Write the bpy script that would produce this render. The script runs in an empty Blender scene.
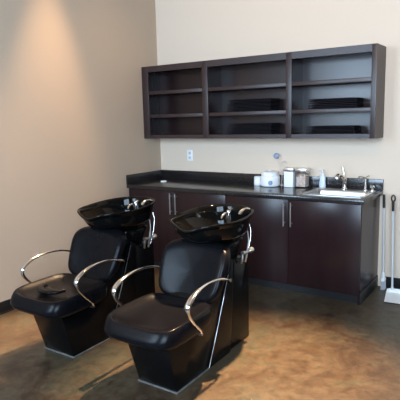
import bpy, bmesh, math, random
from mathutils import Vector, Matrix
random.seed(4)
scn = bpy.context.scene
COL = scn.collection
PI = math.pi

# ------------------------------------------------------------------ materials
def mat(name, col, rough=.5, metal=0., spec=.5, coat=0., noise=None, bump=None, trans=0., alpha=1., ior=1.5):
    m = bpy.data.materials.new(name); m.use_nodes = True
    nt = m.node_tree; b = nt.nodes['Principled BSDF']
    b.inputs['Base Color'].default_value = (*col, 1)
    b.inputs['Roughness'].default_value = rough
    b.inputs['Metallic'].default_value = metal
    b.inputs['Specular IOR Level'].default_value = spec
    b.inputs['Coat Weight'].default_value = coat
    b.inputs['Coat Roughness'].default_value = .08
    b.inputs['Transmission Weight'].default_value = trans
    b.inputs['Alpha'].default_value = alpha
    b.inputs['IOR'].default_value = ior
    tc = nt.nodes.new('ShaderNodeTexCoord')
    if noise:                                    # (scale xyz, colour2, detail)
        sc, c2 = noise[0], noise[1]
        mp = nt.nodes.new('ShaderNodeMapping'); mp.inputs['Scale'].default_value = sc
        nz = nt.nodes.new('ShaderNodeTexNoise'); nz.inputs['Scale'].default_value = 1; nz.inputs['Detail'].default_value = 6
        rp = nt.nodes.new('ShaderNodeValToRGB')
        rp.color_ramp.elements[0].position = .35; rp.color_ramp.elements[1].position = .68
        rp.color_ramp.elements[0].color = (*col, 1); rp.color_ramp.elements[1].color = (*c2, 1)
        nt.links.new(tc.outputs['Object'], mp.inputs['Vector']); nt.links.new(mp.outputs[0], nz.inputs['Vector'])
        nt.links.new(nz.outputs['Fac'], rp.inputs['Fac']); nt.links.new(rp.outputs[0], b.inputs['Base Color'])
    if bump:                                     # (scale, strength)
        nb = nt.nodes.new('ShaderNodeTexNoise'); nb.inputs['Scale'].default_value = bump[0]; nb.inputs['Detail'].default_value = 5
        bp = nt.nodes.new('ShaderNodeBump'); bp.inputs['Strength'].default_value = bump[1]; bp.inputs['Distance'].default_value = .01
        nt.links.new(tc.outputs['Object'], nb.inputs['Vector']); nt.links.new(nb.outputs['Fac'], bp.inputs['Height'])
        nt.links.new(bp.outputs[0], b.inputs['Normal'])
    return m

M = {}
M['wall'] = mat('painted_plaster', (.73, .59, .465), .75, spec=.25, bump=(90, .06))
M['tan'] = mat('tan_painted_plaster', (.58, .445, .33), .75, spec=.25, bump=(90, .06))  # left wall plaster: its dimmer, warmer light put into the colour
M['accent'] = mat('umber_accent_paint', (.13, .085, .055), .8, spec=.2, noise=((3, 3, 3), (.14, .092, .06)))  # dark tone made up for the unseen walls, cuts bounced light
M['ceiling'] = mat('ceiling_paint', (.36, .27, .20), .9)
M['wood'] = mat('espresso_wood', (.020, .0085, .0095), .25, noise=((14, 14, 1.6), (.025, .0115, .012)), spec=.3)
M['wood_h'] = mat('espresso_wood_horizontal', (.013, .0055, .0055), .28, noise=((1.6, 14, 14), (.019, .0085, .0085)), spec=.5)
M['wood_satin'] = mat('espresso_wood_satin', (.022, .011, .012), .40, noise=((9, 9, 9), (.030, .015, .016)), spec=.6)
M['laminate'] = mat('charcoal_laminate', (.015, .0125, .0125), .2, noise=((60, 60, 60), (.018, .015, .015)), spec=.5)
M['rubber'] = mat('black_rubber', (.008, .008, .009), .45, noise=((20, 20, 20), (.012, .012, .013)))
M['vinyl'] = mat('black_vinyl', (.0035, .0035, .0045), .27, noise=((30, 30, 30), (.0045, .0045, .006)), bump=(160, .012), spec=.10)
M['gloss'] = mat('black_gloss_shell', (.0025, .0025, .003), .2, noise=((8, 8, 8), (.0035, .0035, .0035)), spec=.15)
M['porcelain'] = mat('black_glazed_bowl', (.003, .003, .003), .05, noise=((8, 8, 8), (.004, .004, .004)), spec=.16)
M['chrome'] = mat('chrome', (.82, .80, .78), .12, metal=1, noise=((5, 5, 5), (.88, .86, .84)))
M['steel'] = mat('brushed_steel', (.72, .71, .70), .28, metal=1, noise=((3, 120, 120), (.8, .79, .78)))
M['nickel'] = mat('satin_nickel', (.62, .60, .58), .3, metal=1, noise=((80, 80, 3), (.7, .68, .66)))
M['white'] = mat('white_plastic', (.88, .87, .86), .35, noise=((6, 6, 6), (.90, .89, .88)))
M['greyplastic'] = mat('pale_grey_plastic', (.55, .57, .60), .4, noise=((6, 6, 6), (.60, .62, .64)))
M['towel'] = mat('black_terry', (.009, .008, .010), .95, noise=((60, 60, 60), (.018, .015, .019)), bump=(260, .6), spec=.1)
M['gasket'] = mat('grey_caulk', (.10, .095, .09), .6, noise=((30, 30, 30), (.16, .15, .14)))
M['silver'] = mat('silver_painted_tube', (.70, .71, .73), .35, metal=.3, noise=((6, 6, 6), (.74, .75, .77)))
M['blue'] = mat('blue_grey_plastic', (.20, .28, .45), .35, noise=((30, 30, 30), (.26, .34, .5)))
M['paleblue'] = mat('pale_blue_plastic', (.62, .70, .82), .3, noise=((30, 30, 30), (.75, .8, .88)))
M['cotton'] = mat('pinkish_contents', (.74, .50, .40), .8, noise=((40, 40, 40), (.92, .86, .80)))
M['glass'] = mat('clear_jar_glass', (.95, .95, .95), .03, trans=1., ior=1.2)
M['pinkwire'] = mat('pale_pink_wire', (.66, .55, .52), .4, noise=((30, 30, 30), (.72, .62, .6)))
M['dark'] = mat('dark_slot', (.01, .01, .01), .6)

def floor_material():
    m = bpy.data.materials.new('stained_concrete'); m.use_nodes = True
    nt = m.node_tree; N = nt.nodes; L = nt.links; b = N['Principled BSDF']
    tc = N.new('ShaderNodeTexCoord')
    def noise(scale, detail, rough=.6, dist=0.):
        n = N.new('ShaderNodeTexNoise'); n.inputs['Scale'].default_value = scale; n.inputs['Detail'].default_value = detail
        n.inputs['Roughness'].default_value = rough; n.inputs['Distortion'].default_value = dist
        L.new(tc.outputs['Object'], n.inputs['Vector']); return n
    def ramp(n, stops):
        r = N.new('ShaderNodeValToRGB'); e = r.color_ramp.elements
        while len(e) < len(stops): e.new(.5)
        for k, (p, c) in enumerate(stops): e[k].position = p; e[k].color = (*c, 1)
        L.new(n.outputs['Fac'], r.inputs['Fac']); return r
    a = ramp(noise(2.6, 9, .68, .8), [(.36, (.040, .025, .015)), (.45, (.064, .042, .025)), (.53, (.080, .058, .035)), (.60, (.064, .056, .035))])
    f = ramp(noise(15, 9, .72, .4), [(.36, (.60, .57, .55)), (.52, (1, 1, 1)), (.66, (1.30, 1.27, 1.22))])
    mx = N.new('ShaderNodeMix'); mx.data_type = 'RGBA'; mx.blend_type = 'MULTIPLY'; mx.inputs['Factor'].default_value = .95
    L.new(a.outputs[0], mx.inputs['A']); L.new(f.outputs[0], mx.inputs['B'])
    # pale scuffs
    s = ramp(noise(26, 3, .5, 2.2), [(.70, (0, 0, 0)), (.78, (1, 1, 1))])
    m2 = N.new('ShaderNodeMix'); m2.data_type = 'RGBA'; m2.inputs['B'].default_value = (.33, .27, .20, 1)
    mul = N.new('ShaderNodeMath'); mul.operation = 'MULTIPLY'; mul.inputs[1].default_value = .35
    L.new(s.outputs[0], mul.inputs[0]); L.new(mul.outputs[0], m2.inputs['Factor'])
    L.new(mx.outputs['Result'], m2.inputs['A']); L.new(m2.outputs['Result'], b.inputs['Base Color'])
    rr = ramp(noise(5, 6), [(.3, (.30, .30, .30)), (.7, (.46, .46, .46))])
    L.new(rr.outputs[0], b.inputs['Roughness']); b.inputs['Specular IOR Level'].default_value = .45
    nb = noise(14, 8); bp = N.new('ShaderNodeBump'); bp.inputs['Strength'].default_value = .08; bp.inputs['Distance'].default_value = .01
    L.new(nb.outputs['Fac'], bp.inputs['Height']); L.new(bp.outputs[0], b.inputs['Normal'])
    return m
M['floor'] = floor_material()

# ------------------------------------------------------------------ mesh helpers
def box(bm, x0, x1, y0, y1, z0, z1, bev=0., seg=2, mtx=None):
    t = bmesh.new()
    bmesh.ops.create_cube(t, size=1)
    for v in t.verts:
        v.co = Vector((x0 + (v.co.x + .5) * (x1 - x0), y0 + (v.co.y + .5) * (y1 - y0), z0 + (v.co.z + .5) * (z1 - z0)))
    if bev: bmesh.ops.bevel(t, geom=t.edges[:], offset=bev, segments=seg, affect='EDGES', profile=.5)
    if mtx is not None: t.transform(mtx)
    merge(bm, t)

def merge(bm, t):
    me = bpy.data.meshes.new('tmp'); t.to_mesh(me); t.free(); bm.from_mesh(me); bpy.data.meshes.remove(me)

def loft(bm, rings, cap0=True, cap1=True):
    """rings: lists of points of one length, joined into a closed-section skin"""
    R = [[bm.verts.new(p) for p in r] for r in rings]
    n = len(R[0])
    for a, b in zip(R, R[1:]):
        for i in range(n):
            bm.faces.new((a[i], a[(i + 1) % n], b[(i + 1) % n], b[i]))
    for flag, r in ((cap0, R[0]), (cap1, R[-1])):
        if flag:
            c = bm.verts.new(sum((v.co for v in r), Vector()) / n)
            for i in range(n): bm.faces.new((r[i], r[(i + 1) % n], c))

def lathe(bm, prof, cx=0, cy=0, n=32, cap0=True, cap1=True):
    loft(bm, [[(cx + r * math.cos(2 * PI * k / n), cy + r * math.sin(2 * PI * k / n), z) for k in range(n)] for r, z in prof], cap0, cap1)

def spline(pts, sub=8):
    P = [Vector(p) for p in pts]; P = [2 * P[0] - P[1]] + P + [2 * P[-1] - P[-2]]
    out = []
    for i in range(1, len(P) - 2):
        for k in range(sub):
            t = k / sub; a, b, c, d = P[i - 1:i + 3]
            out.append(.5 * ((2 * b) + (c - a) * t + (2 * a - 5 * b + 4 * c - d) * t * t + (3 * b - a - 3 * c + d) * t ** 3))
    out.append(P[-2]); return out

def tube(bm, pts, rad, n=10, sub=8, side=None, wide=None, smooth=True):
    """rad: number or list along the given points; side: fixed wide axis, wide: half widths along it"""
    L = spline(pts, sub) if smooth else [Vector(p) for p in pts]
    k = len(L)
    def lerp(v, i):
        if not isinstance(v, (list, tuple)): return v
        s = i / (k - 1) * (len(v) - 1); j = min(int(s), len(v) - 2); f = s - j
        return v[j] * (1 - f) + v[j + 1] * f
    rings = []; prev = None
    for i, p in enumerate(L):
        t = (L[min(i + 1, k - 1)] - L[max(i - 1, 0)]).normalized()
        if side is not None: u = (Vector(side) - t * t.dot(Vector(side))).normalized()
        else:
            if prev is None: prev = Vector((0, 0, 1)) if abs(t.z) < .9 else Vector((1, 0, 0))
            u = (prev - t * t.dot(prev)).normalized(); prev = u
        w = t.cross(u)
        r = lerp(rad, i); ru = lerp(wide, i) if wide is not None else r
        rings.append([p + u * ru * math.cos(2 * PI * q / n) + w * r * math.sin(2 * PI * q / n) for q in range(n)])
    loft(bm, rings)

def prism(bm, poly, x0, x1, taper=None, bev=0., seg=3):
    """side outline (y,z) widened along x; taper(y,z)->half width overrides"""
    t = bmesh.new()
    A = []; B = []
    for (y, z) in poly:
        h = taper(y, z) if taper else None
        A.append(t.verts.new((-h if h else x0, y, z))); B.append(t.verts.new((h if h else x1, y, z)))
    n = len(poly)
    t.faces.new(A); t.faces.new(B[::-1])
    for i in range(n): t.faces.new((A[i], B[i], B[(i + 1) % n], A[(i + 1) % n]))
    bmesh.ops.recalc_face_normals(t, faces=t.faces[:])
    if bev: bmesh.ops.bevel(t, geom=t.edges[:], offset=bev, segments=seg, affect='EDGES', profile=.5)
    merge(bm, t)

def se(t, a, b, n):
    c, s = math.cos(t), math.sin(t)
    return (math.copysign(abs(c) ** (2 / n), c) * a, math.copysign(abs(s) ** (2 / n), s) * b)

def obj(name, bm, m, parent=None, smooth=True, loc=None, sub=0, ang=40):
    bmesh.ops.recalc_face_normals(bm, faces=bm.faces[:])
    if smooth:
        for f in bm.faces: f.smooth = True
        for e in bm.edges:
            e.smooth = len(e.link_faces) == 2 and e.calc_face_angle(0) < math.radians(ang)
    me = bpy.data.meshes.new(name); bm.to_mesh(me); bm.free()
    me.materials.append(M[m] if isinstance(m, str) else m)
    o = bpy.data.objects.new(name, me); COL.objects.link(o)
    if parent: o.parent = parent
    if loc: o.location = loc
    if sub:
        md = o.modifiers.new('subdivision', 'SUBSURF'); md.levels = sub; md.render_levels = sub
    return o

def tag(o, label, cat, group=None):
    o['label'] = label; o['category'] = cat
    if group: o['group'] = group
    return o

def thing(name, label, cat, loc=(0, 0, 0), rz=0, group=None):
    o = bpy.data.objects.new(name, None); COL.objects.link(o)
    o.empty_display_size = .1
    o.location = loc; o.rotation_euler = (0, 0, rz)
    return tag(o, label, cat, group)

def struct(name, bm, m):
    o = obj(name, bm, m); o['kind'] = 'structure'; return o

def dup(root, loc, label):
    r = root.copy(); COL.objects.link(r); r.location = loc; r['label'] = label
    for ch in list(root.children):
        c = ch.copy(); COL.objects.link(c); c.parent = r
        for g in list(ch.children):
            d = g.copy(); COL.objects.link(d); d.parent = c
    return r

def B(*a, **k):
    bm = bmesh.new(); box(bm, *a, **k); return bm

# ------------------------------------------------------------------ the room
RX, RY, RZ = 7.5, -5.8, 4.0
WINS = [(.05, 1.30, 1.3, 3.1), (2.7, 5.4, 1.1, 3.1)]            # glazed openings in the front wall
struct('floor', B(-.15, RX + .15, RY - .15, .15, -.1, 0), 'floor')
struct('ceiling', B(-.15, RX + .15, RY - .15, .15, RZ, RZ + .1), 'ceiling')
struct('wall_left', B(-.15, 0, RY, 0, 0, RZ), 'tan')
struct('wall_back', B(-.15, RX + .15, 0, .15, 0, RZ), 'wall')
struct('wall_right', B(RX, RX + .15, RY, 0, 0, RZ), 'accent')
bm = bmesh.new()
xs = [-.15] + [x for w_ in WINS for x in w_[:2]] + [RX + .15]
for a, b in zip(xs[::2], xs[1::2]): box(bm, a, b, RY - .15, RY, 0, RZ)
for x0, x1, z0, z1 in WINS:
    box(bm, x0, x1, RY - .15, RY, 0, z0); box(bm, x0, x1, RY - .15, RY, z1, RZ)
struct('wall_front', bm, 'accent')
for q, (x0, x1, z0, z1) in enumerate(WINS):
    bm = bmesh.new(); n = max(1, round((x1 - x0) / 1.8))
    for k in range(n + 1):
        x = x0 + .03 + (x1 - x0 - .06) * k / n
        box(bm, x - .03, x + .03, RY - .11, RY - .04, z0, z1)
    for z in (z0, z1 - .06): box(bm, x0, x1, RY - .11, RY - .04, z, z + .06)
    struct(f'window_{q + 1}', bm, 'nickel')
def base_profile(bm, kind):
    if kind == 'left': box(bm, 0, .010, RY, -.61, 0, .104, bev=.003); box(bm, 0, .018, RY, -.61, 0, .012, bev=.004)
    else: box(bm, 2.60, RX, -.010, 0, 0, .104, bev=.003); box(bm, 2.60, RX, -.018, 0, 0, .012, bev=.004)
bm = bmesh.new(); base_profile(bm, 'left'); struct('baseboard_left', bm, 'rubber')
bm = bmesh.new(); base_profile(bm, 'back'); struct('baseboard_back', bm, 'rubber')

# wall outlet
t = thing('wall_outlet', 'white electrical outlet plate on the back wall above the dark backsplash', 'outlet', (.425, 0, 1.195))
obj('cover_plate', B(-.037, .037, -.007, -.0005, -.06, .06, bev=.003), 'white', t)
for s in (-1, 1):
    bm = bmesh.new(); box(bm, -.017, .017, -.0095, -.006, s * .026 - .015, s * .026 + .015, bev=.002)
    f = obj('receptacle', bm, 'greyplastic', t)
    bm = bmesh.new()
    for q in (-1, 1): box(bm, q * .007 - .0015, q * .007 + .0015, -.0102, -.009, s * .026 - .004, s * .026 + .007)
    obj('slot', bm, 'dark', f)

# ------------------------------------------------------------------ base cabinets
CD = .60                                                     # carcass depth
def base_cabinet(x0, x1, label, right_end):
    t = thing('base_cabinet', label, 'cabinet', ((x0 + x1) / 2, -CD / 2, 0), 0, 'base cabinets under the counter')
    w = (x1 - x0) / 2; b = CD / 2
    bm = bmesh.new()
    box(bm, -w, -w + .018, -b + .02, b - .002, 0 if not right_end else .1, .872)
    box(bm, w - .018, w, -b + .02, b - .002, 0 if right_end else .1, .872)
    box(bm, -w + .018, w - .018, -b + .02, b - .002, .10, .118)
    box(bm, -w + .018, w - .018, b - .014, b - .002, .118, .872)
    box(bm, -w + .018, w - .018, -b + .02, -b + .04, .80, .872)
    obj('carcass', bm, 'wood', t)
    obj('toe_kick', B(-w + .001, w - (.019 if right_end else .001), -b + .06, -b + .078, 0, .10), 'rubber', t)
    if right_end:
        bm = bmesh.new(); box(bm, w, w + .006, -b + .02, b - .002, 0, .104, bev=.002)
        obj('end_baseboard', bm, 'rubber', t)
    for s in (-1, 1):
        a0, a1 = (-w + .003, -.002) if s < 0 else (.002, w - .003)
        d = obj('door', B(a0, a1, -b, -b + .019, .085, .868, bev=.0015), 'wood', t)
        hx = s * .034
        bm = bmesh.new()
        tube(bm, [(hx, -b - .032, .63), (hx, -b - .032, .85)], .006, n=10, smooth=False)
        for z in (.66, .82): tube(bm, [(hx, -b - .032, z), (hx, -b + .001, z)], .0045, n=8, smooth=False)
        obj('handle', bm, 'nickel', d)
    return t
base_cabinet(.004, 1.244, 'espresso wood double-door base cabinet against the left wall behind the shampoo chairs', False)
base_cabinet(1.248, 2.545, 'espresso wood double-door base cabinet under the sink with exposed right end', True)

# ------------------------------------------------------------------ countertop with sink cut-out
SX0, SX1, SY0, SY1 = 1.985, 2.535, -.535, -.095              # sink outline
cx0, cx1, cy0, cy1 = SX0 + .012, SX1 - .012, SY0 + .012, SY1 - .012
t = thing('countertop', 'long dark charcoal laminate countertop with backsplash along the back wall', 'countertop', (1.285, -.3, .874))
ox, oy, oz = 1.285, -.3, .874
def cb(bm, x0, x1, y0, y1, z0, z1, bev=0): box(bm, x0 - ox, x1 - ox, y0 - oy, y1 - oy, z0 - oz, z1 - oz, bev=bev)
bm = bmesh.new()
CTL, CTR, CTF, ZT = .002, 2.572, -.632, .915
outer = [(CTL, CTF), (CTR, CTF), (CTR, -.001), (CTL, -.001)]
inner = [(cx0, cy0), (cx1, cy0), (cx1, cy1), (cx0, cy1)]
V = {}
for nm, pl in (('o', outer), ('i', inner)):
    for z in (.874, ZT):
        V[nm, z] = [bm.verts.new((x - ox, y - oy, z - oz)) for x, y in pl]
for z in (.874, ZT):
    for k in range(4):
        bm.faces.new((V['o', z][k], V['o', z][(k + 1) % 4], V['i', z][(k + 1) % 4], V['i', z][k]))
for nm in 'oi':
    for k in range(4):
        bm.faces.new((V[nm, .874][k], V[nm, .874][(k + 1) % 4], V[nm, ZT][(k + 1) % 4], V[nm, ZT][k]))
bmesh.ops.recalc_face_normals(bm, faces=bm.faces[:])
ed = [e for e in bm.edges if all(abs(v.co.y - (CTF - oy)) < 1e-4 for v in e.verts) or all(abs(v.co.x - (CTR - ox)) < 1e-4 for v in e.verts)]
bmesh.ops.bevel(bm, geom=ed, offset=.006, segments=2, affect='EDGES', profile=.5)
obj('worktop', bm, 'laminate', t)
bm = bmesh.new(); cb(bm, CTL + .02, CTR, -.021, -.001, ZT, 1.017, bev=.002); obj('backsplash', bm, 'laminate', t)
bm = bmesh.new(); cb(bm, CTL, CTL + .02, CTF, -.001, ZT, 1.017, bev=.002); obj('side_splash', bm, 'laminate', t)

# sink
def rrect(x0, x1, y0, y1, r, z, n=6):
    out = []
    for (cx, cy, a0) in ((x1 - r, y1 - r, 0), (x0 + r, y1 - r, 90), (x0 + r, y0 + r, 180), (x1 - r, y0 + r, 270)):
        for k in range(n + 1):
            a = math.radians(a0 + 90 * k / n); out.append((cx + r * math.cos(a), cy + r * math.sin(a), z))
    return out
t = thing('kitchen_sink', 'stainless steel drop-in sink set in the right end of the dark countertop', 'sink', ((SX0 + SX1) / 2, (SY0 + SY1) / 2, .915))
lx, ly = (SX1 - SX0) / 2, (SY1 - SY0) / 2
fy = ly - .085                                               # faucet deck behind the basin
bm = bmesh.new()
loft(bm, [rrect(-lx, lx, -ly, ly, .03, .0005), rrect(-lx, lx, -ly, ly, .03, .005), rrect(-lx + .006, lx - .006, -ly + .006, ly - .006, .028, .009),
          rrect(-lx + .026, lx - .026, -ly + .026, fy, .05, .008), rrect(-lx + .032, lx - .032, -ly + .032, fy - .006, .05, .001),
          rrect(-lx + .036, lx - .036, -ly + .036, fy - .010, .05, -.02)], False, False)
obj('rim', bm, 'steel', t)
bm = bmesh.new()
loft(bm, [rrect(-lx + .036, lx - .036, -ly + .036, fy - .010, .05, -.02), rrect(-lx + .045, lx - .045, -ly + .045, fy - .018, .05, -.14),
          rrect(-lx + .06, lx - .06, -ly + .06, fy - .03, .05, -.165), rrect(-lx + .12, lx - .12, -ly + .11, fy - .09, .04, -.172)], False, True)
obj('basin', bm, 'steel', t)
bm = bmesh.new(); lathe(bm, [(.045, -.171), (.045, -.167), (.036, -.166), (.03, -.169), (.012, -.169)], 0, -.03, 24)
obj('drain', bm, 'chrome', t)
# faucet
fx, fyw = 2.255, -.137
t = thing('sink_faucet', 'chrome single-lever kitchen faucet with angled spout behind the sink', 'faucet', (fx, fyw, .9235))
bm = bmesh.new(); lathe(bm, [(.03, 0), (.03, .006), (.025, .012), (.022, .016)], n=24); obj('base', bm, 'chrome', t)
bm = bmesh.new(); lathe(bm, [(.022, .012), (.019, .04), (.018, .075), (.019, .095), (.015, .108)], n=24); obj('body', bm, 'chrome', t)
bm = bmesh.new(); tube(bm, [(0, 0, .06), (-.008, -.03, .105), (-.016, -.065, .135), (-.026, -.10, .140), (-.032, -.118, .128), (-.034, -.126, .108)], [.014, .014, .016, .019, .020, .018], n=14); obj('spout', bm, 'chrome', t)
bm = bmesh.new(); tube(bm, [(0, 0, .104), (-.004, .006, .125), (-.018, .012, .175), (-.026, .014, .205)], [.015, .011, .009, .011], n=10); obj('lever', bm, 'chrome', t)
# filtered water tap
t = thing('drinking_water_tap', 'slim chrome drinking water tap with short spout at right rear of sink', 'tap', (2.445, -.137, .9235))
bm = bmesh.new(); lathe(bm, [(.02, 0), (.02, .005), (.012, .012), (.010, .10), (.013, .115), (.009, .122)], n=20); obj('stem', bm, 'chrome', t)
bm = bmesh.new(); tube(bm, [(0, 0, .11), (-.018, -.025, .128), (-.04, -.055, .128), (-.048, -.066, .112)], [.008, .008, .008, .007], n=10); obj('spout', bm, 'chrome', t)
bm = bmesh.new(); tube(bm, [(0, 0, .112), (.012, .004, .128), (.030, .008, .136)], [.006, .005, .006], n=8); obj('lever', bm, 'chrome', t)
t = thing('soap_dispenser_cap', 'low round chrome knob on the sink deck, rightmost of the chrome fittings', 'knob', (2.508, -.137, .9235))
bm = bmesh.new(); lathe(bm, [(.018, 0), (.018, .004), (.012, .010), (.011, .026), (.021, .032), (.021, .044), (.012, .052)], n=20); obj('knob', bm, 'chrome', t)

# ------------------------------------------------------------------ wall shelf unit
UX, UD, U0, U1 = 2.555, .297, 1.400, 2.187
t = thing('wall_shelf_unit', 'long open espresso wood wall cabinet with three bays hung above the counter', 'shelf unit', (UX / 2, 0, U0))
def ub(bm, x0, x1, y0, y1, z0, z1, bev=0): box(bm, x0 - UX / 2, x1 - UX / 2, y0, y1, z0 - U0, z1 - U0, bev=bev)
X0 = .003
bays = [(.092, .802), (.872, 1.735), (1.792, 2.512)]
bm = bmesh.new()
ub(bm, X0, X0 + .018, -UD + .02, -.001, U0, U1); obj('side_panel', bm, 'wood', t)
bm = bmesh.new(); ub(bm, UX - .018, UX, -UD + .02, -.001, U0, U1); obj('side_panel', bm, 'wood_satin', t)
bm = bmesh.new(); ub(bm, X0 + .018, UX - .018, -UD + .02, -.001, U1 - .045, U1); obj('top_panel', bm, 'wood_h', t)
bm = bmesh.new(); ub(bm, X0 + .018, UX - .018, -UD + .02, -.001, U0, U0 + .037); obj('bottom_panel', bm, 'wood_h', t)
bm = bmesh.new(); ub(bm, X0 + .018, UX - .018, -.012, -.001, U0 + .037, U1 - .045); obj('back_panel', bm, 'wood_h', t)
for a, b in ((.802, .872), (1.735, 1.792)):
    bm = bmesh.new(); ub(bm, a + .006, b - .006, -UD + .02, -.012, U0 + .037, U1 - .045); obj('divider', bm, 'wood', t)
bm = bmesh.new()
for a, b in ((X0, .092), (.802, .872), (1.735, 1.792), (2.512, UX)): ub(bm, a, b, -UD, -UD + .02, U0, U1, bev=.0015)
for a, b in bays:
    ub(bm, a, b, -UD + .0005, -UD + .02, U0, U0 + .040); ub(bm, a, b, -UD + .0005, -UD + .02, U1 - .062, U1)
obj('face_frame', bm, 'wood_satin', t)
SH = [1.628, 1.882]
for a, b in bays:
    for z in SH:
        bm = bmesh.new(); ub(bm, a - .002, b + .002, -UD + .006, -.012, z, z + .036, bev=.0015); obj('shelf', bm, 'wood_satin', t)

# folded towels
def towel(bm, w, d, h, seed):
    rnd = random.Random(seed)
    n = 3; lh = h / n
    for k in range(n):
        ins = rnd.uniform(0, .010)
        z0 = k * lh
        r = lh * .48
        t = bmesh.new(); box(t, -w / 2 + ins, w / 2 - rnd.uniform(0, .006), -d / 2 + rnd.uniform(0, .006), d / 2, z0 + .0004, z0 + lh - .0004)
        bmesh.ops.subdivide_edges(t, edges=t.edges[:], cuts=6, use_grid_fill=True)
        for v in t.verts:
            ex = min(1, max(0, abs(v.co.x) - (w / 2 - .03)) / .03); ey = min(1, max(0, abs(v.co.y) - (d / 2 - .03)) / .03)
            e = max(ex, ey); mid = z0 + lh / 2
            v.co.z = mid + (v.co.z - mid) * (1 - .55 * e * e)
        merge(bm, t)
        # rolled fold joining the layer to the next along the right side
        if k < n - 1:
            tube(bm, [(w / 2 - .012, -d / 2 + .02, z0 + lh), (w / 2 - .010, d / 2 - .02, z0 + lh)], lh * .62, n=10, smooth=False)
stacks = [
    ((1.315, -.15, 1.664), 3, .50, .21, .040, 'on the middle shelf of the middle bay', 'folded towels on the middle shelf of the middle bay'),
    ((1.315, -.15, 1.437), 3, .51, .21, .036, 'at the bottom of the middle bay', 'folded towels at the bottom of the middle bay'),
    ((2.150, -.15, 1.664), 2, .46, .21, .046, 'on the middle shelf of the right bay', 'folded towels on the middle shelf of the right bay'),
    ((2.140, -.15, 1.437), 2, .46, .21, .036, 'at the bottom of the right bay', 'folded towels at the bottom of the right bay'),
]
for si, ((x, y, z), n, w, d, h, where, grp) in enumerate(stacks):
    for k in range(n):
        bm = bmesh.new(); towel(bm, w - k * .012, d, h, si * 10 + k)
        nm = {3: ('lowest', 'middle', 'topmost'), 2: ('lower', 'upper')}[n][k]
        o = obj('folded_towel', bm, 'towel', loc=(x + random.uniform(-.008, .008) + k * .006, y, z + .001 + k * (h + .001)), ang=60)
        tag(o, f'{nm} black folded towel of the stack {where}', 'towel', grp)

# ------------------------------------------------------------------ counter objects
# wax warmer
t = thing('wax_warmer', 'white round wax warmer pot with lid and blue-grey dial on the counter', 'wax warmer', (1.498, -.138, .916))
t.scale = (1.15, 1.15, 1.24)
bm = bmesh.new(); lathe(bm, [(.074, 0), (.083, .006), (.087, .02), (.086, .07), (.080, .085), (.074, .089)], n=36); pot = obj('pot', bm, 'white', t)
bm = bmesh.new(); lathe(bm, [(.078, .088), (.079, .098), (.070, .116), (.050, .123), (.015, .125)], n=36); lid = obj('lid', bm, 'white', t)
bm = bmesh.new(); lathe(bm, [(.016, .124), (.016, .128), (.013, .131), (.004, .132)], n=18); obj('lid_knob', bm, 'white', lid)
bm = bmesh.new()
rm = Matrix.Translation((.036, -.075, .036)) @ Matrix.Rotation(math.radians(22), 4, 'Z') @ Matrix.Rotation(PI / 2, 4, 'X')
tt = bmesh.new(); lathe(tt, [(.019, 0), (.019, .010), (.015, .013)], n=20); tt.transform(rm); merge(bm, tt)
o = obj('dial', bm, 'blue', t); o['label'] = 'round blue-grey dial'
# small jar beside
t = thing('wax_jar', 'small white jar with a flat lid left of the white wax warmer', 'jar', (1.354, -.135, .916))
bm = bmesh.new(); lathe(bm, [(.034, 0), (.037, .004), (.037, .06), (.034, .066)], n=28); obj('jar_body', bm, 'white', t)
bm = bmesh.new(); lathe(bm, [(.035, .066), (.036, .068), (.036, .088), (.030, .093), (.010, .094)], n=28); obj('lid', bm, 'white', t)
# square canisters
def canister(x, w, label, clear):
    t = thing('square_canister', label, 'canister', (x, -.098, .916), 0, 'square canisters beside the sink')
    h = .155; b = w / 2
    bm = bmesh.new()
    if not clear:
        box(bm, -b, b, -.055, .055, 0, h, bev=.006); obj('body', bm, 'white', t)
    else:
        box(bm, -b, b, -.055, .055, 0, h, bev=.006)
        tt = bmesh.new(); box(tt, -b + .004, b - .004, -.051, .051, .005, h - .002); bmesh.ops.reverse_faces(tt, faces=tt.faces[:]); merge(bm, tt)
        me = bpy.data.meshes.new('glass_body'); bm.to_mesh(me); bm.free(); me.materials.append(M['glass'])
        o = bpy.data.objects.new('glass_body', me); COL.objects.link(o); o.parent = t; o['label'] = 'clear body'
        bm = bmesh.new()
        rnd = random.Random(7)
        box(bm, -b + .007, b - .007, -.046, .046, .008, .117, bev=.008)
        for k in range(40):
            p = Vector((rnd.uniform(-b + .018, b - .018), rnd.uniform(-.036, .036), rnd.uniform(.112, .124)))
            tt = bmesh.new(); bmesh.ops.create_icosphere(tt, subdivisions=2, radius=rnd.uniform(.007, .010), matrix=Matrix.Translation(p)); merge(bm, tt)
        o = obj('contents', bm, 'cotton', t); o['kind'] = 'stuff'
    lid = obj('lid', B(-b - .003, b + .003, -.058, .058, h + .0005, h + .033, bev=.004), 'steel', t); lid['label'] = 'brushed steel lid'
canister(1.700, .098, 'white square canister with a metal lid, the left one beside the white warmer', False)
canister(1.826, .112, 'clear square canister with pinkish contents and metal lid, nearer the sink', True)
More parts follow.
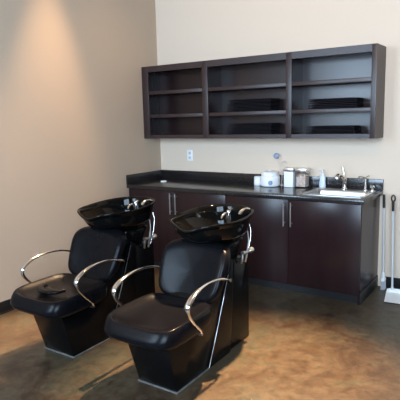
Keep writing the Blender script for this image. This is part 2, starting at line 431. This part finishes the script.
# wire stand with ring
t = thing('wire_stand', 'thin pale wire stand topped by a small blue-grey ring behind the white canister', 'stand', (1.582, -.050, .916))
bm = bmesh.new(); lathe(bm, [(.020, 0), (.020, .006), (.008, .010)], n=24); obj('foot', bm, 'pinkwire', t)
bm = bmesh.new()
tube(bm, [(0, 0, .006), (.004, 0, .10), (-.02, 0, .19), (.005, 0, .235), (.040, 0, .245), (.06, 0, .22)], .0035, n=8)
tube(bm, [(.004, 0, .10), (.03, 0, .16), (.05, 0, .19), (.03, 0, .21)], .003, n=8)
tube(bm, [(-.02, 0, .19), (-.045, 0, .25), (-.052, 0, .275)], .003, n=8)
obj('wire', bm, 'pinkwire', t)
bm = bmesh.new()
ring = [(-.058 + .022 * math.cos(2 * PI * k / 24), 0, .297 + .022 * math.sin(2 * PI * k / 24)) for k in range(25)]
tube(bm, ring, .009, n=10, sub=2)
o = obj('ring', bm, 'blue', t); o['label'] = 'blue-grey ring'
# soap bottle
t = thing('soap_bottle', 'small pale blue and white pump soap bottle behind the left of the sink', 'soap bottle', (2.015, -.058, .916))
t.scale = (1.1, 1.1, 1.15)
bm = bmesh.new()
prof = [(.024, 0), (.029, .005), (.030, .03), (.026, .06), (.027, .085), (.020, .105), (.011, .112)]
loft(bm, [[(r * math.cos(2 * PI * k / 28), .72 * r * math.sin(2 * PI * k / 28), z) for k in range(28)] for r, z in prof]); obj('bottle', bm, 'paleblue', t)
bm = bmesh.new(); lathe(bm, [(.012, .110), (.013, .124), (.005, .126), (.005, .145), (.010, .147), (.010, .153)], n=18)
tube(bm, [(0, 0, .150), (-.02, -.012, .151), (-.032, -.02, .145)], .004, n=8); o = obj('pump', bm, 'white', t); o['label'] = 'white pump'
# small white disc
bm = bmesh.new(); lathe(bm, [(.030, 0), (.034, .002), (.034, .009), (.030, .013), (.022, .012), (.018, .010)], n=28)
tag(obj('cable_grommet', bm, 'white', loc=(.262, -.30, .916)), 'small round white cap on the left end of the dark countertop', 'cap')

# ------------------------------------------------------------------ broom and lobby dustpan
t = thing('broom', 'upright broom with silver handle and black grip beside the cabinet end', 'broom', (2.618, -.085, 0))
bm = bmesh.new(); tube(bm, [(0, 0, .14), (-.030, .05, .83)], .0085, n=12, smooth=False); obj('handle', bm, 'silver', t)
bm = bmesh.new(); tube(bm, [(-.0265, .045, .76), (-.0303, .0505, .84), (-.0317, .0528, .882)], [.012, .0125, .011], n=12, smooth=False); o = obj('grip', bm, 'rubber', t); o['label'] = 'black grip'
bm = bmesh.new(); tube(bm, [(0, 0, .105), (0, 0, .15), (-.001, .001, .17)], [.017, .014, .010], n=12, smooth=False); obj('collar', bm, 'white', t)
bm = bmesh.new(); prism(bm, [(-.03, .085), (.05, .085), (.035, .112), (-.018, .112)], -.016, .016, bev=.004); obj('head', bm, 'white', t)
bm = bmesh.new()
rnd = random.Random(3)
for k in range(60):
    y = -.026 + .072 * (k % 20) / 19; x = -.011 + .011 * (k // 20)
    tube(bm, [(x, y, .088), (x * 1.1 + rnd.uniform(-.002, .002), y * 1.05, .002)], .0022, n=4, smooth=False)
o = obj('bristles', bm, 'greyplastic', t); o['kind'] = 'stuff'

t = thing('lobby_dustpan', 'pale grey upright dustpan with long silver handle on the floor by the wall', 'dustpan', (2.835, -.262, 0), math.radians(5))
hw = .145
bm = bmesh.new()
def U(y, z0, h, w, th=.004):          # open-topped pan section
    return [(-w, y, z0 + h), (-w, y, z0), (w, y, z0), (w, y, z0 + h), (w - th, y, z0 + h), (w - th, y, z0 + th), (-w + th, y, z0 + th), (-w + th, y, z0 + h)]
loft(bm, [U(-.135, .001, .006, hw - .004), U(-.06, .003, .018, hw), U(.03, .005, .030, hw + .006), U(.10, .006, .038, hw + .008), U(.135, .006, .040, hw - .02)])
box(bm, -hw + .018, hw - .018, .128, .138, .006, .045, bev=.003)
obj('pan', bm, 'white', t)
bm = bmesh.new(); box(bm, -hw, hw, -.146, -.134, .0005, .005, bev=.001); o = obj('lip', bm, 'rubber', t); o['label'] = 'dark rubber lip'
hx0, hx1 = -.112, -.132
bm = bmesh.new(); tube(bm, [(hx0, .125, .036), (hx0, .126, .07), (hx1, .135, .80)], [.016, .0095, .009], n=12, smooth=False); obj('handle', bm, 'silver', t)
bm = bmesh.new()
tube(bm, [(hx1 + .0015, .1335, .755), (hx1, .1352, .82), (hx1, .136, .842)], [.011, .012, .012], n=12, smooth=False)
lp = [(hx1 + .015 * math.sin(a), .137, .868 + .027 * -math.cos(a)) for a in [2 * PI * k / 20 for k in range(21)]]
tube(bm, lp, .0065, n=8, sub=2)
o = obj('grip', bm, 'rubber', t); o['label'] = 'black grip with hanging loop'

# ------------------------------------------------------------------ shampoo chairs
def cushion(bm, a, b, n, prof, fn, k=56):
    """rings of a superellipse: prof = (scale, height)"""
    rings = []
    for s, h in prof:
        rings.append([fn(*se(2 * PI * (i + .5) / k, a * s, b * s, n), h, s) for i in range(k)])
    loft(bm, rings)

t = thing('shampoo_chair', '', 'shampoo chair', (1.89, -2.0, 0), 0, 'black shampoo chairs with wash bowls')
# front base under the seat
HWD = lambda y, z: .145 + .02 * min(1, z / .45)
bm = bmesh.new()
prism(bm, [(-.52, .006), (-.625, .372), (-.30, .392), (-.02, .60), (.045, .575), (-.178, .006)], 0, 0, taper=HWD, bev=.006, seg=2)
base = obj('chair_base', bm, 'gloss', t, ang=30)
bm = bmesh.new(); box(bm, -.152, .152, -.528, -.17, 0, .0075, bev=.002); o = obj('base_gasket', bm, 'gasket', base); o['label'] = 'grey strip at the floor'
# seam trim
for s in (-1, 1):
    bm = bmesh.new()
    tube(bm, [(s * .151, -.174, .01), (s * .160, -.09, .22), (s * .171, .05, .575)], .0014, n=8, smooth=False)
    obj('seam_trim', bm, 'nickel', t)
# pedestal
def ped_ring(z, y0, y1, hw, r):
    return rrect(-hw, hw, y0, y1, r, z, 6)
def ped(z0, z1, fun, n=12):
    return [fun(z0 + (z1 - z0) * k / n) for k in range(n + 1)]
def pr_(z):
    y0 = -.176 + z * .40; y1 = .175 + .05 * z; hw = .147 + .022 * min(1, z / .55)
    a = []
    for (cx, cy, a0, r) in ((hw, y1, 0, .09), (-hw, y1, 90, .09), (-hw, y0, 180, .006), (hw, y0, 270, .006)):
        sx, sy = (1 if cx > 0 else -1), (1 if cy == y1 else -1)
        for k in range(7):
            g = math.radians(a0 + 15 * k); a.append((cx - sx * r + r * math.cos(g), cy - sy * r + r * math.sin(g), z))
    return a
bm = bmesh.new(); loft(bm, ped(.002, .665, pr_)); obj('pedestal', bm, 'gloss', t, ang=50)
bm = bmesh.new()
prism(bm, [(.08, .002), (.402, .002), (.405, .60), (.36, .625), (.08, .64)], -.136, .136, bev=.008)
obj('plumbing_housing', bm, 'gloss', t)
# bowl support
bm = bmesh.new()
loft(bm, [rrect(-.10, .10, .05, .32, .04, .60), rrect(-.11, .11, .06, .34, .05, .68), rrect(-.13, .13, .09, .38, .07, .755), rrect(-.10, .10, .14, .38, .07, .775)])
obj('bowl_support', bm, 'gloss', t)
# bowl
def rim_z(x, y):
    f = max(0, min(1, (.05 - y) / .22))
    return .926 + .066 * (y + .19) - .030 * math.exp(-(x / .085) ** 2) * f + .012 * f * min(1, abs(x) / .2)
def bowl_ring(s, cy, z, w, k=64):
    out = []
    for i in range(k):
        x, y = se(2 * PI * (i + .5) / k, .250 * s, .325 * s, 2.25)
        Y = y + cy
        out.append((x, Y, (rim_z(x, Y) + z) * w + (z + 0.0) * (1 - w)) if w == 1 else (x, Y, rim_z(x / max(s, .3), y / max(s, .3) + .14) * w + z * (1 - w)))
    return out
bm = bmesh.new()
R = [(.28, .25, .735, 0), (.42, .25, .738, 0), (.54, .235, .757, .04), (.70, .205, .765, .25), (.84, .176, .77, .55), (.94, .152, .78, .82), (.985, .142, -.018, 1), (1.012, .14, -.008, 1),
     (1.016, .14, 0, 1), (1.0, .14, .006, 1), (.965, .14, .004, 1), (.935, .14, -.008, 1), (.912, .143, .79, .72), (.875, .150, .785, .42), (.80, .168, .785, .16), (.62, .205, .778, .02), (.2, .25, .768, 0), (.12, .25, .765, 0)]
loft(bm, [bowl_ring(*r) for r in R])
bowl = obj('wash_bowl', bm, 'porcelain', t, ang=60, sub=1)
bm = bmesh.new(); lathe(bm, [(.034, .766), (.034, .772), (.026, .774), (.020, .770), (.006, .770)], 0, .25, 24)
obj('drain', bm, 'chrome', bowl)
# mixer on the rear rim
bm = bmesh.new()
lathe(bm, [(.022, .84), (.022, .885), (.017, .925), (.015, .945), (.010, .950)], .0, .36, 20)
tube(bm, [(0, .36, .946), (.02, .345, .958), (.05, .325, .962)], [.007, .006, .007], n=8)
tube(bm, [(0, .355, .925), (-.002, .31, .930), (-.004, .28, .918), (-.004, .268, .90)], [.010, .010, .009, .009], n=10)
obj('mixer_tap', bm, 'chrome', bowl)
# spray head in its holder
bm = bmesh.new()
tube(bm, [(.165, .375, .925), (.165, .37, .955), (.160, .35, .970), (.145, .315, .967), (.138, .295, .953), (.136, .288, .938)], [.008, .009, .010, .011, .015, .017], n=14)
obj('spray_head', bm, 'chrome', bowl)
bm = bmesh.new()
tube(bm, [(.14, .40, .86), (.155, .40, .81), (.162, .38, .74), (.16, .36, .68), (.155, .34, .615)], .0036, n=10)
obj('spray_hose', bm, 'chrome', t)
# vacuum breaker and valve cluster at the right rear
bm = bmesh.new()
tube(bm, [(.165, .30, .60), (.178, .30, .66), (.182, .305, .70), (.186, .31, .76), (.180, .31, .82)], [.007, .007, .008, .0045, .0035], n=10)
tube(bm, [(.178, .265, .675), (.180, .34, .672)], .010, n=12, smooth=False)
tube(bm, [(.180, .34, .672), (.181, .372, .676)], .018, n=14, smooth=False)
tube(bm, [(.178, .235, .68), (.178, .268, .675)], .013, n=12, smooth=False)
tube(bm, [(.172, .255, .675), (.168, .25, .63), (.155, .26, .60)], .008, n=8)
obj('supply_valve', bm, 'nickel', t)
# seat
def seat_fn(x, y, h, s):
    Y = y - .470
    front = max(0, min(1, (-Y - .55) / .2))
    wx = x * (1 - .05 * max(0, (Y + .45)) / .25)
    z = h - .016 * front * front * (1 if h > .40 else .2) + .02 * max(0, Y + .48) * (h > .4)
    Y -= .022 * front * max(0, 1 - ((h - .395) / .05) ** 2) * (s > .93)
    z += .012 * (abs(x) / .26) ** 2 * (h > .41)
    return (wx, Y, z)
bm = bmesh.new()
cushion(bm, .262, .262, 5.0, [(.12, .432), (.4, .433), (.62, .438), (.76, .447), (.85, .460), (.91, .468), (.955, .466), (.985, .452), (1.004, .434), (1.012, .41), (1.004, .386), (.98, .366), (.94, .357), (.88, .355), (.4, .355)], seat_fn)
obj('seat', bm, 'vinyl', t, ang=80, sub=1)
# backrest
def back_fn(x, v, h, s):
    # v up the back, h depth (towards the front)
    taper = 1 - .10 * (.18 - v) / .36 - .06 * max(0, -v / .18)
    x = x * taper
    lean = .17 / .36 * (v + .18)
    y = -.165 + lean - h - .75 * x * x * .9
    z = .622 + v + .006 * (1 - (x / .25) ** 2) * (v > 0)
    return (x, y, z)
bm = bmesh.new()
cushion(bm, .268, .178, 4.6, [(.1, .052), (.4, .053), (.65, .054), (.8, .054), (.89, .050), (.95, .040), (.985, .022), (1.0, 0.), (.985, -.022), (.95, -.034), (.85, -.038), (.4, -.040)], back_fn)
obj('backrest', bm, 'vinyl', t, ang=80, sub=1)
# back carrier between backrest and pedestal
bm = bmesh.new(); prism(bm, [(-.30, .36), (-.20, .37), (.03, .72), (-.02, .74), (-.14, .56), (-.26, .42)], -.12, .12, bev=.01); obj('back_bracket', bm, 'gloss', t)
# armrests
for s in (-1, 1):
    bm = bmesh.new()
    X = s * .268
    tube(bm, [(s * .250, -.075, .588), (X, -.13, .611), (X, -.23, .640), (X, -.35, .650), (X + s * .004, -.45, .640), (X + s * .006, -.53, .612), (X + s * .006, -.57, .572), (X + s * .004, -.556, .52), (X, -.50, .455), (X, -.44, .395), (X - s * .012, -.415, .362)],
         [.006, .007, .0075, .008, .009, .0105, .0115, .0105, .008, .007, .0065], n=14, side=(1, 0, 0), wide=[.007, .007, .008, .010, .014, .019, .019, .013, .009, .008, .007])
    a = obj('armrest', bm, 'chrome', t, ang=60)
    bm = bmesh.new(); tube(bm, [(s * .226, -.070, .586), (s * .262, -.074, .588)], .012, n=14, smooth=False); obj('bolt', bm, 'chrome', a)
    bm = bmesh.new(); tube(bm, [(s * .20, -.41, .352), (s * .262, -.412, .356)], .009, n=12, smooth=False); obj('bracket', bm, 'nickel', a)
# recline lever on the right
bm = bmesh.new()
tube(bm, [(.16, -.20, .40), (.20, -.24, .392), (.225, -.30, .378)], [.007, .007, .007], n=10)
tube(bm, [(.222, -.295, .379), (.232, -.325, .372)], [.011, .011], n=10, smooth=False)
o = obj('recline_lever', bm, 'nickel', t)
t['label'] = 'black shampoo chair with wash bowl and empty seat, before the counter middle'
left = dup(t, (1.01, -2.0, 0), 'black shampoo chair with wash bowl beside the left wall, neck rest on its seat')

# neck rest lying on the left seat
bm = bmesh.new()
pts = [(-.085, .03, .016), (-.06, -.02, .014), (0, -.045, .013), (.06, -.02, .014), (.085, .03, .016)]
tube(bm, pts, [.018, .021, .022, .021, .018], n=14, side=(0, 0, 1), wide=[.014, .015, .014, .015, .014])
tube(bm, [(-.05, .012, .010), (0, -.004, .009), (.05, .012, .010)], [.022, .028, .022], n=14, side=(0, 0, 1), wide=[.008, .009, .008])
bmesh.ops.scale(bm, vec=(1.2, 1.2, 1.0), verts=bm.verts[:])
tag(obj('neck_rest', bm, 'gloss', loc=(.985, -2.535, .452)), 'small glossy black curved neck rest lying on the left seat', 'neck rest')

# ------------------------------------------------------------------ camera
cx, cy, cz, yaw, pit, rol, f = 3.6899, -4.6977, 1.5957, -.5899, -.1596, -.0246, 498.96
fw = Vector((math.sin(yaw) * math.cos(pit), math.cos(yaw) * math.cos(pit), math.sin(pit)))
r = Vector((math.cos(yaw), -math.sin(yaw), 0)); u = r.cross(fw)
r2 = r * math.cos(rol) + u * math.sin(rol); u2 = -r * math.sin(rol) + u * math.cos(rol)
cam = bpy.data.cameras.new('camera'); co = bpy.data.objects.new('camera', cam); COL.objects.link(co)
mw = Matrix((r2, u2, -fw)).transposed().to_4x4(); mw.translation = Vector((cx, cy, cz)); co.matrix_world = mw
cam.sensor_fit = 'HORIZONTAL'; cam.sensor_width = 36; cam.lens = f / 400 * 36; cam.clip_start = .05
scn.camera = co

# ------------------------------------------------------------------ light
w = bpy.data.worlds.new('daylight'); scn.world = w; w.use_nodes = True
bg = w.node_tree.nodes['Background']; bg.inputs['Color'].default_value = (.58, .78, 1.0, 1); bg.inputs['Strength'].default_value = 26.0
for x0, x1, z0, z1 in WINS:
    pl = bpy.data.lights.new('window_portal', 'AREA'); pl.shape = 'RECTANGLE'; pl.size = x1 - x0; pl.size_y = z1 - z0
    pl.cycles.is_portal = True
    po = bpy.data.objects.new('window_portal', pl); COL.objects.link(po)
    po.location = ((x0 + x1) / 2, RY - .02, (z0 + z1) / 2); po.rotation_euler = (PI / 2, 0, 0)   # emits towards +y

def spot(name, loc, target, power, half, blend, col=(1, .66, .38), size=.05):
    l = bpy.data.lights.new(name, 'SPOT'); l.energy = power; l.color = col
    l.spot_size = math.radians(half * 2); l.spot_blend = blend; l.shadow_soft_size = size
    o = bpy.data.objects.new(name, l); COL.objects.link(o); o.location = loc
    o.rotation_euler = (Vector(target) - Vector(loc)).to_track_quat('-Z', 'Y').to_euler()
spot('ceiling_spot', (.36, -1.46, 3.95), (.46, -1.72, 0), 540, 20, .7)
spot('ceiling_spot', (2.2, -1.3, 3.95), (2.36, -2.20, 0), 4100, 18.5, 1)
spot('ceiling_spot', (.95, -1.0, 3.95), (.60, -2.5, 0), 2900, 9, .8)  # added fill lamp, brightens the floor left of the chairs
spot('ceiling_spot', (.75, -3.2, 3.95), (0, -2.6, 1.9), 130, 15, .9)
spot('ceiling_spot', (1.7, -.9, 3.95), (0, -.9, 1.5), 70, 26, 1)  # added lamp with no known source, warms the left wall
spot('ceiling_spot', (3.0, -4.4, 3.9), (2.6, 0, 3.0), 170, 34, 1)  # added out-of-view fill, warms the upper back wall

scn.view_settings.view_transform = 'Standard'; scn.view_settings.look = 'None'
scn.view_settings.exposure = 0; scn.view_settings.gamma = 1; scn.view_settings.use_curve_mapping = False
scn.cycles.max_bounces = 10
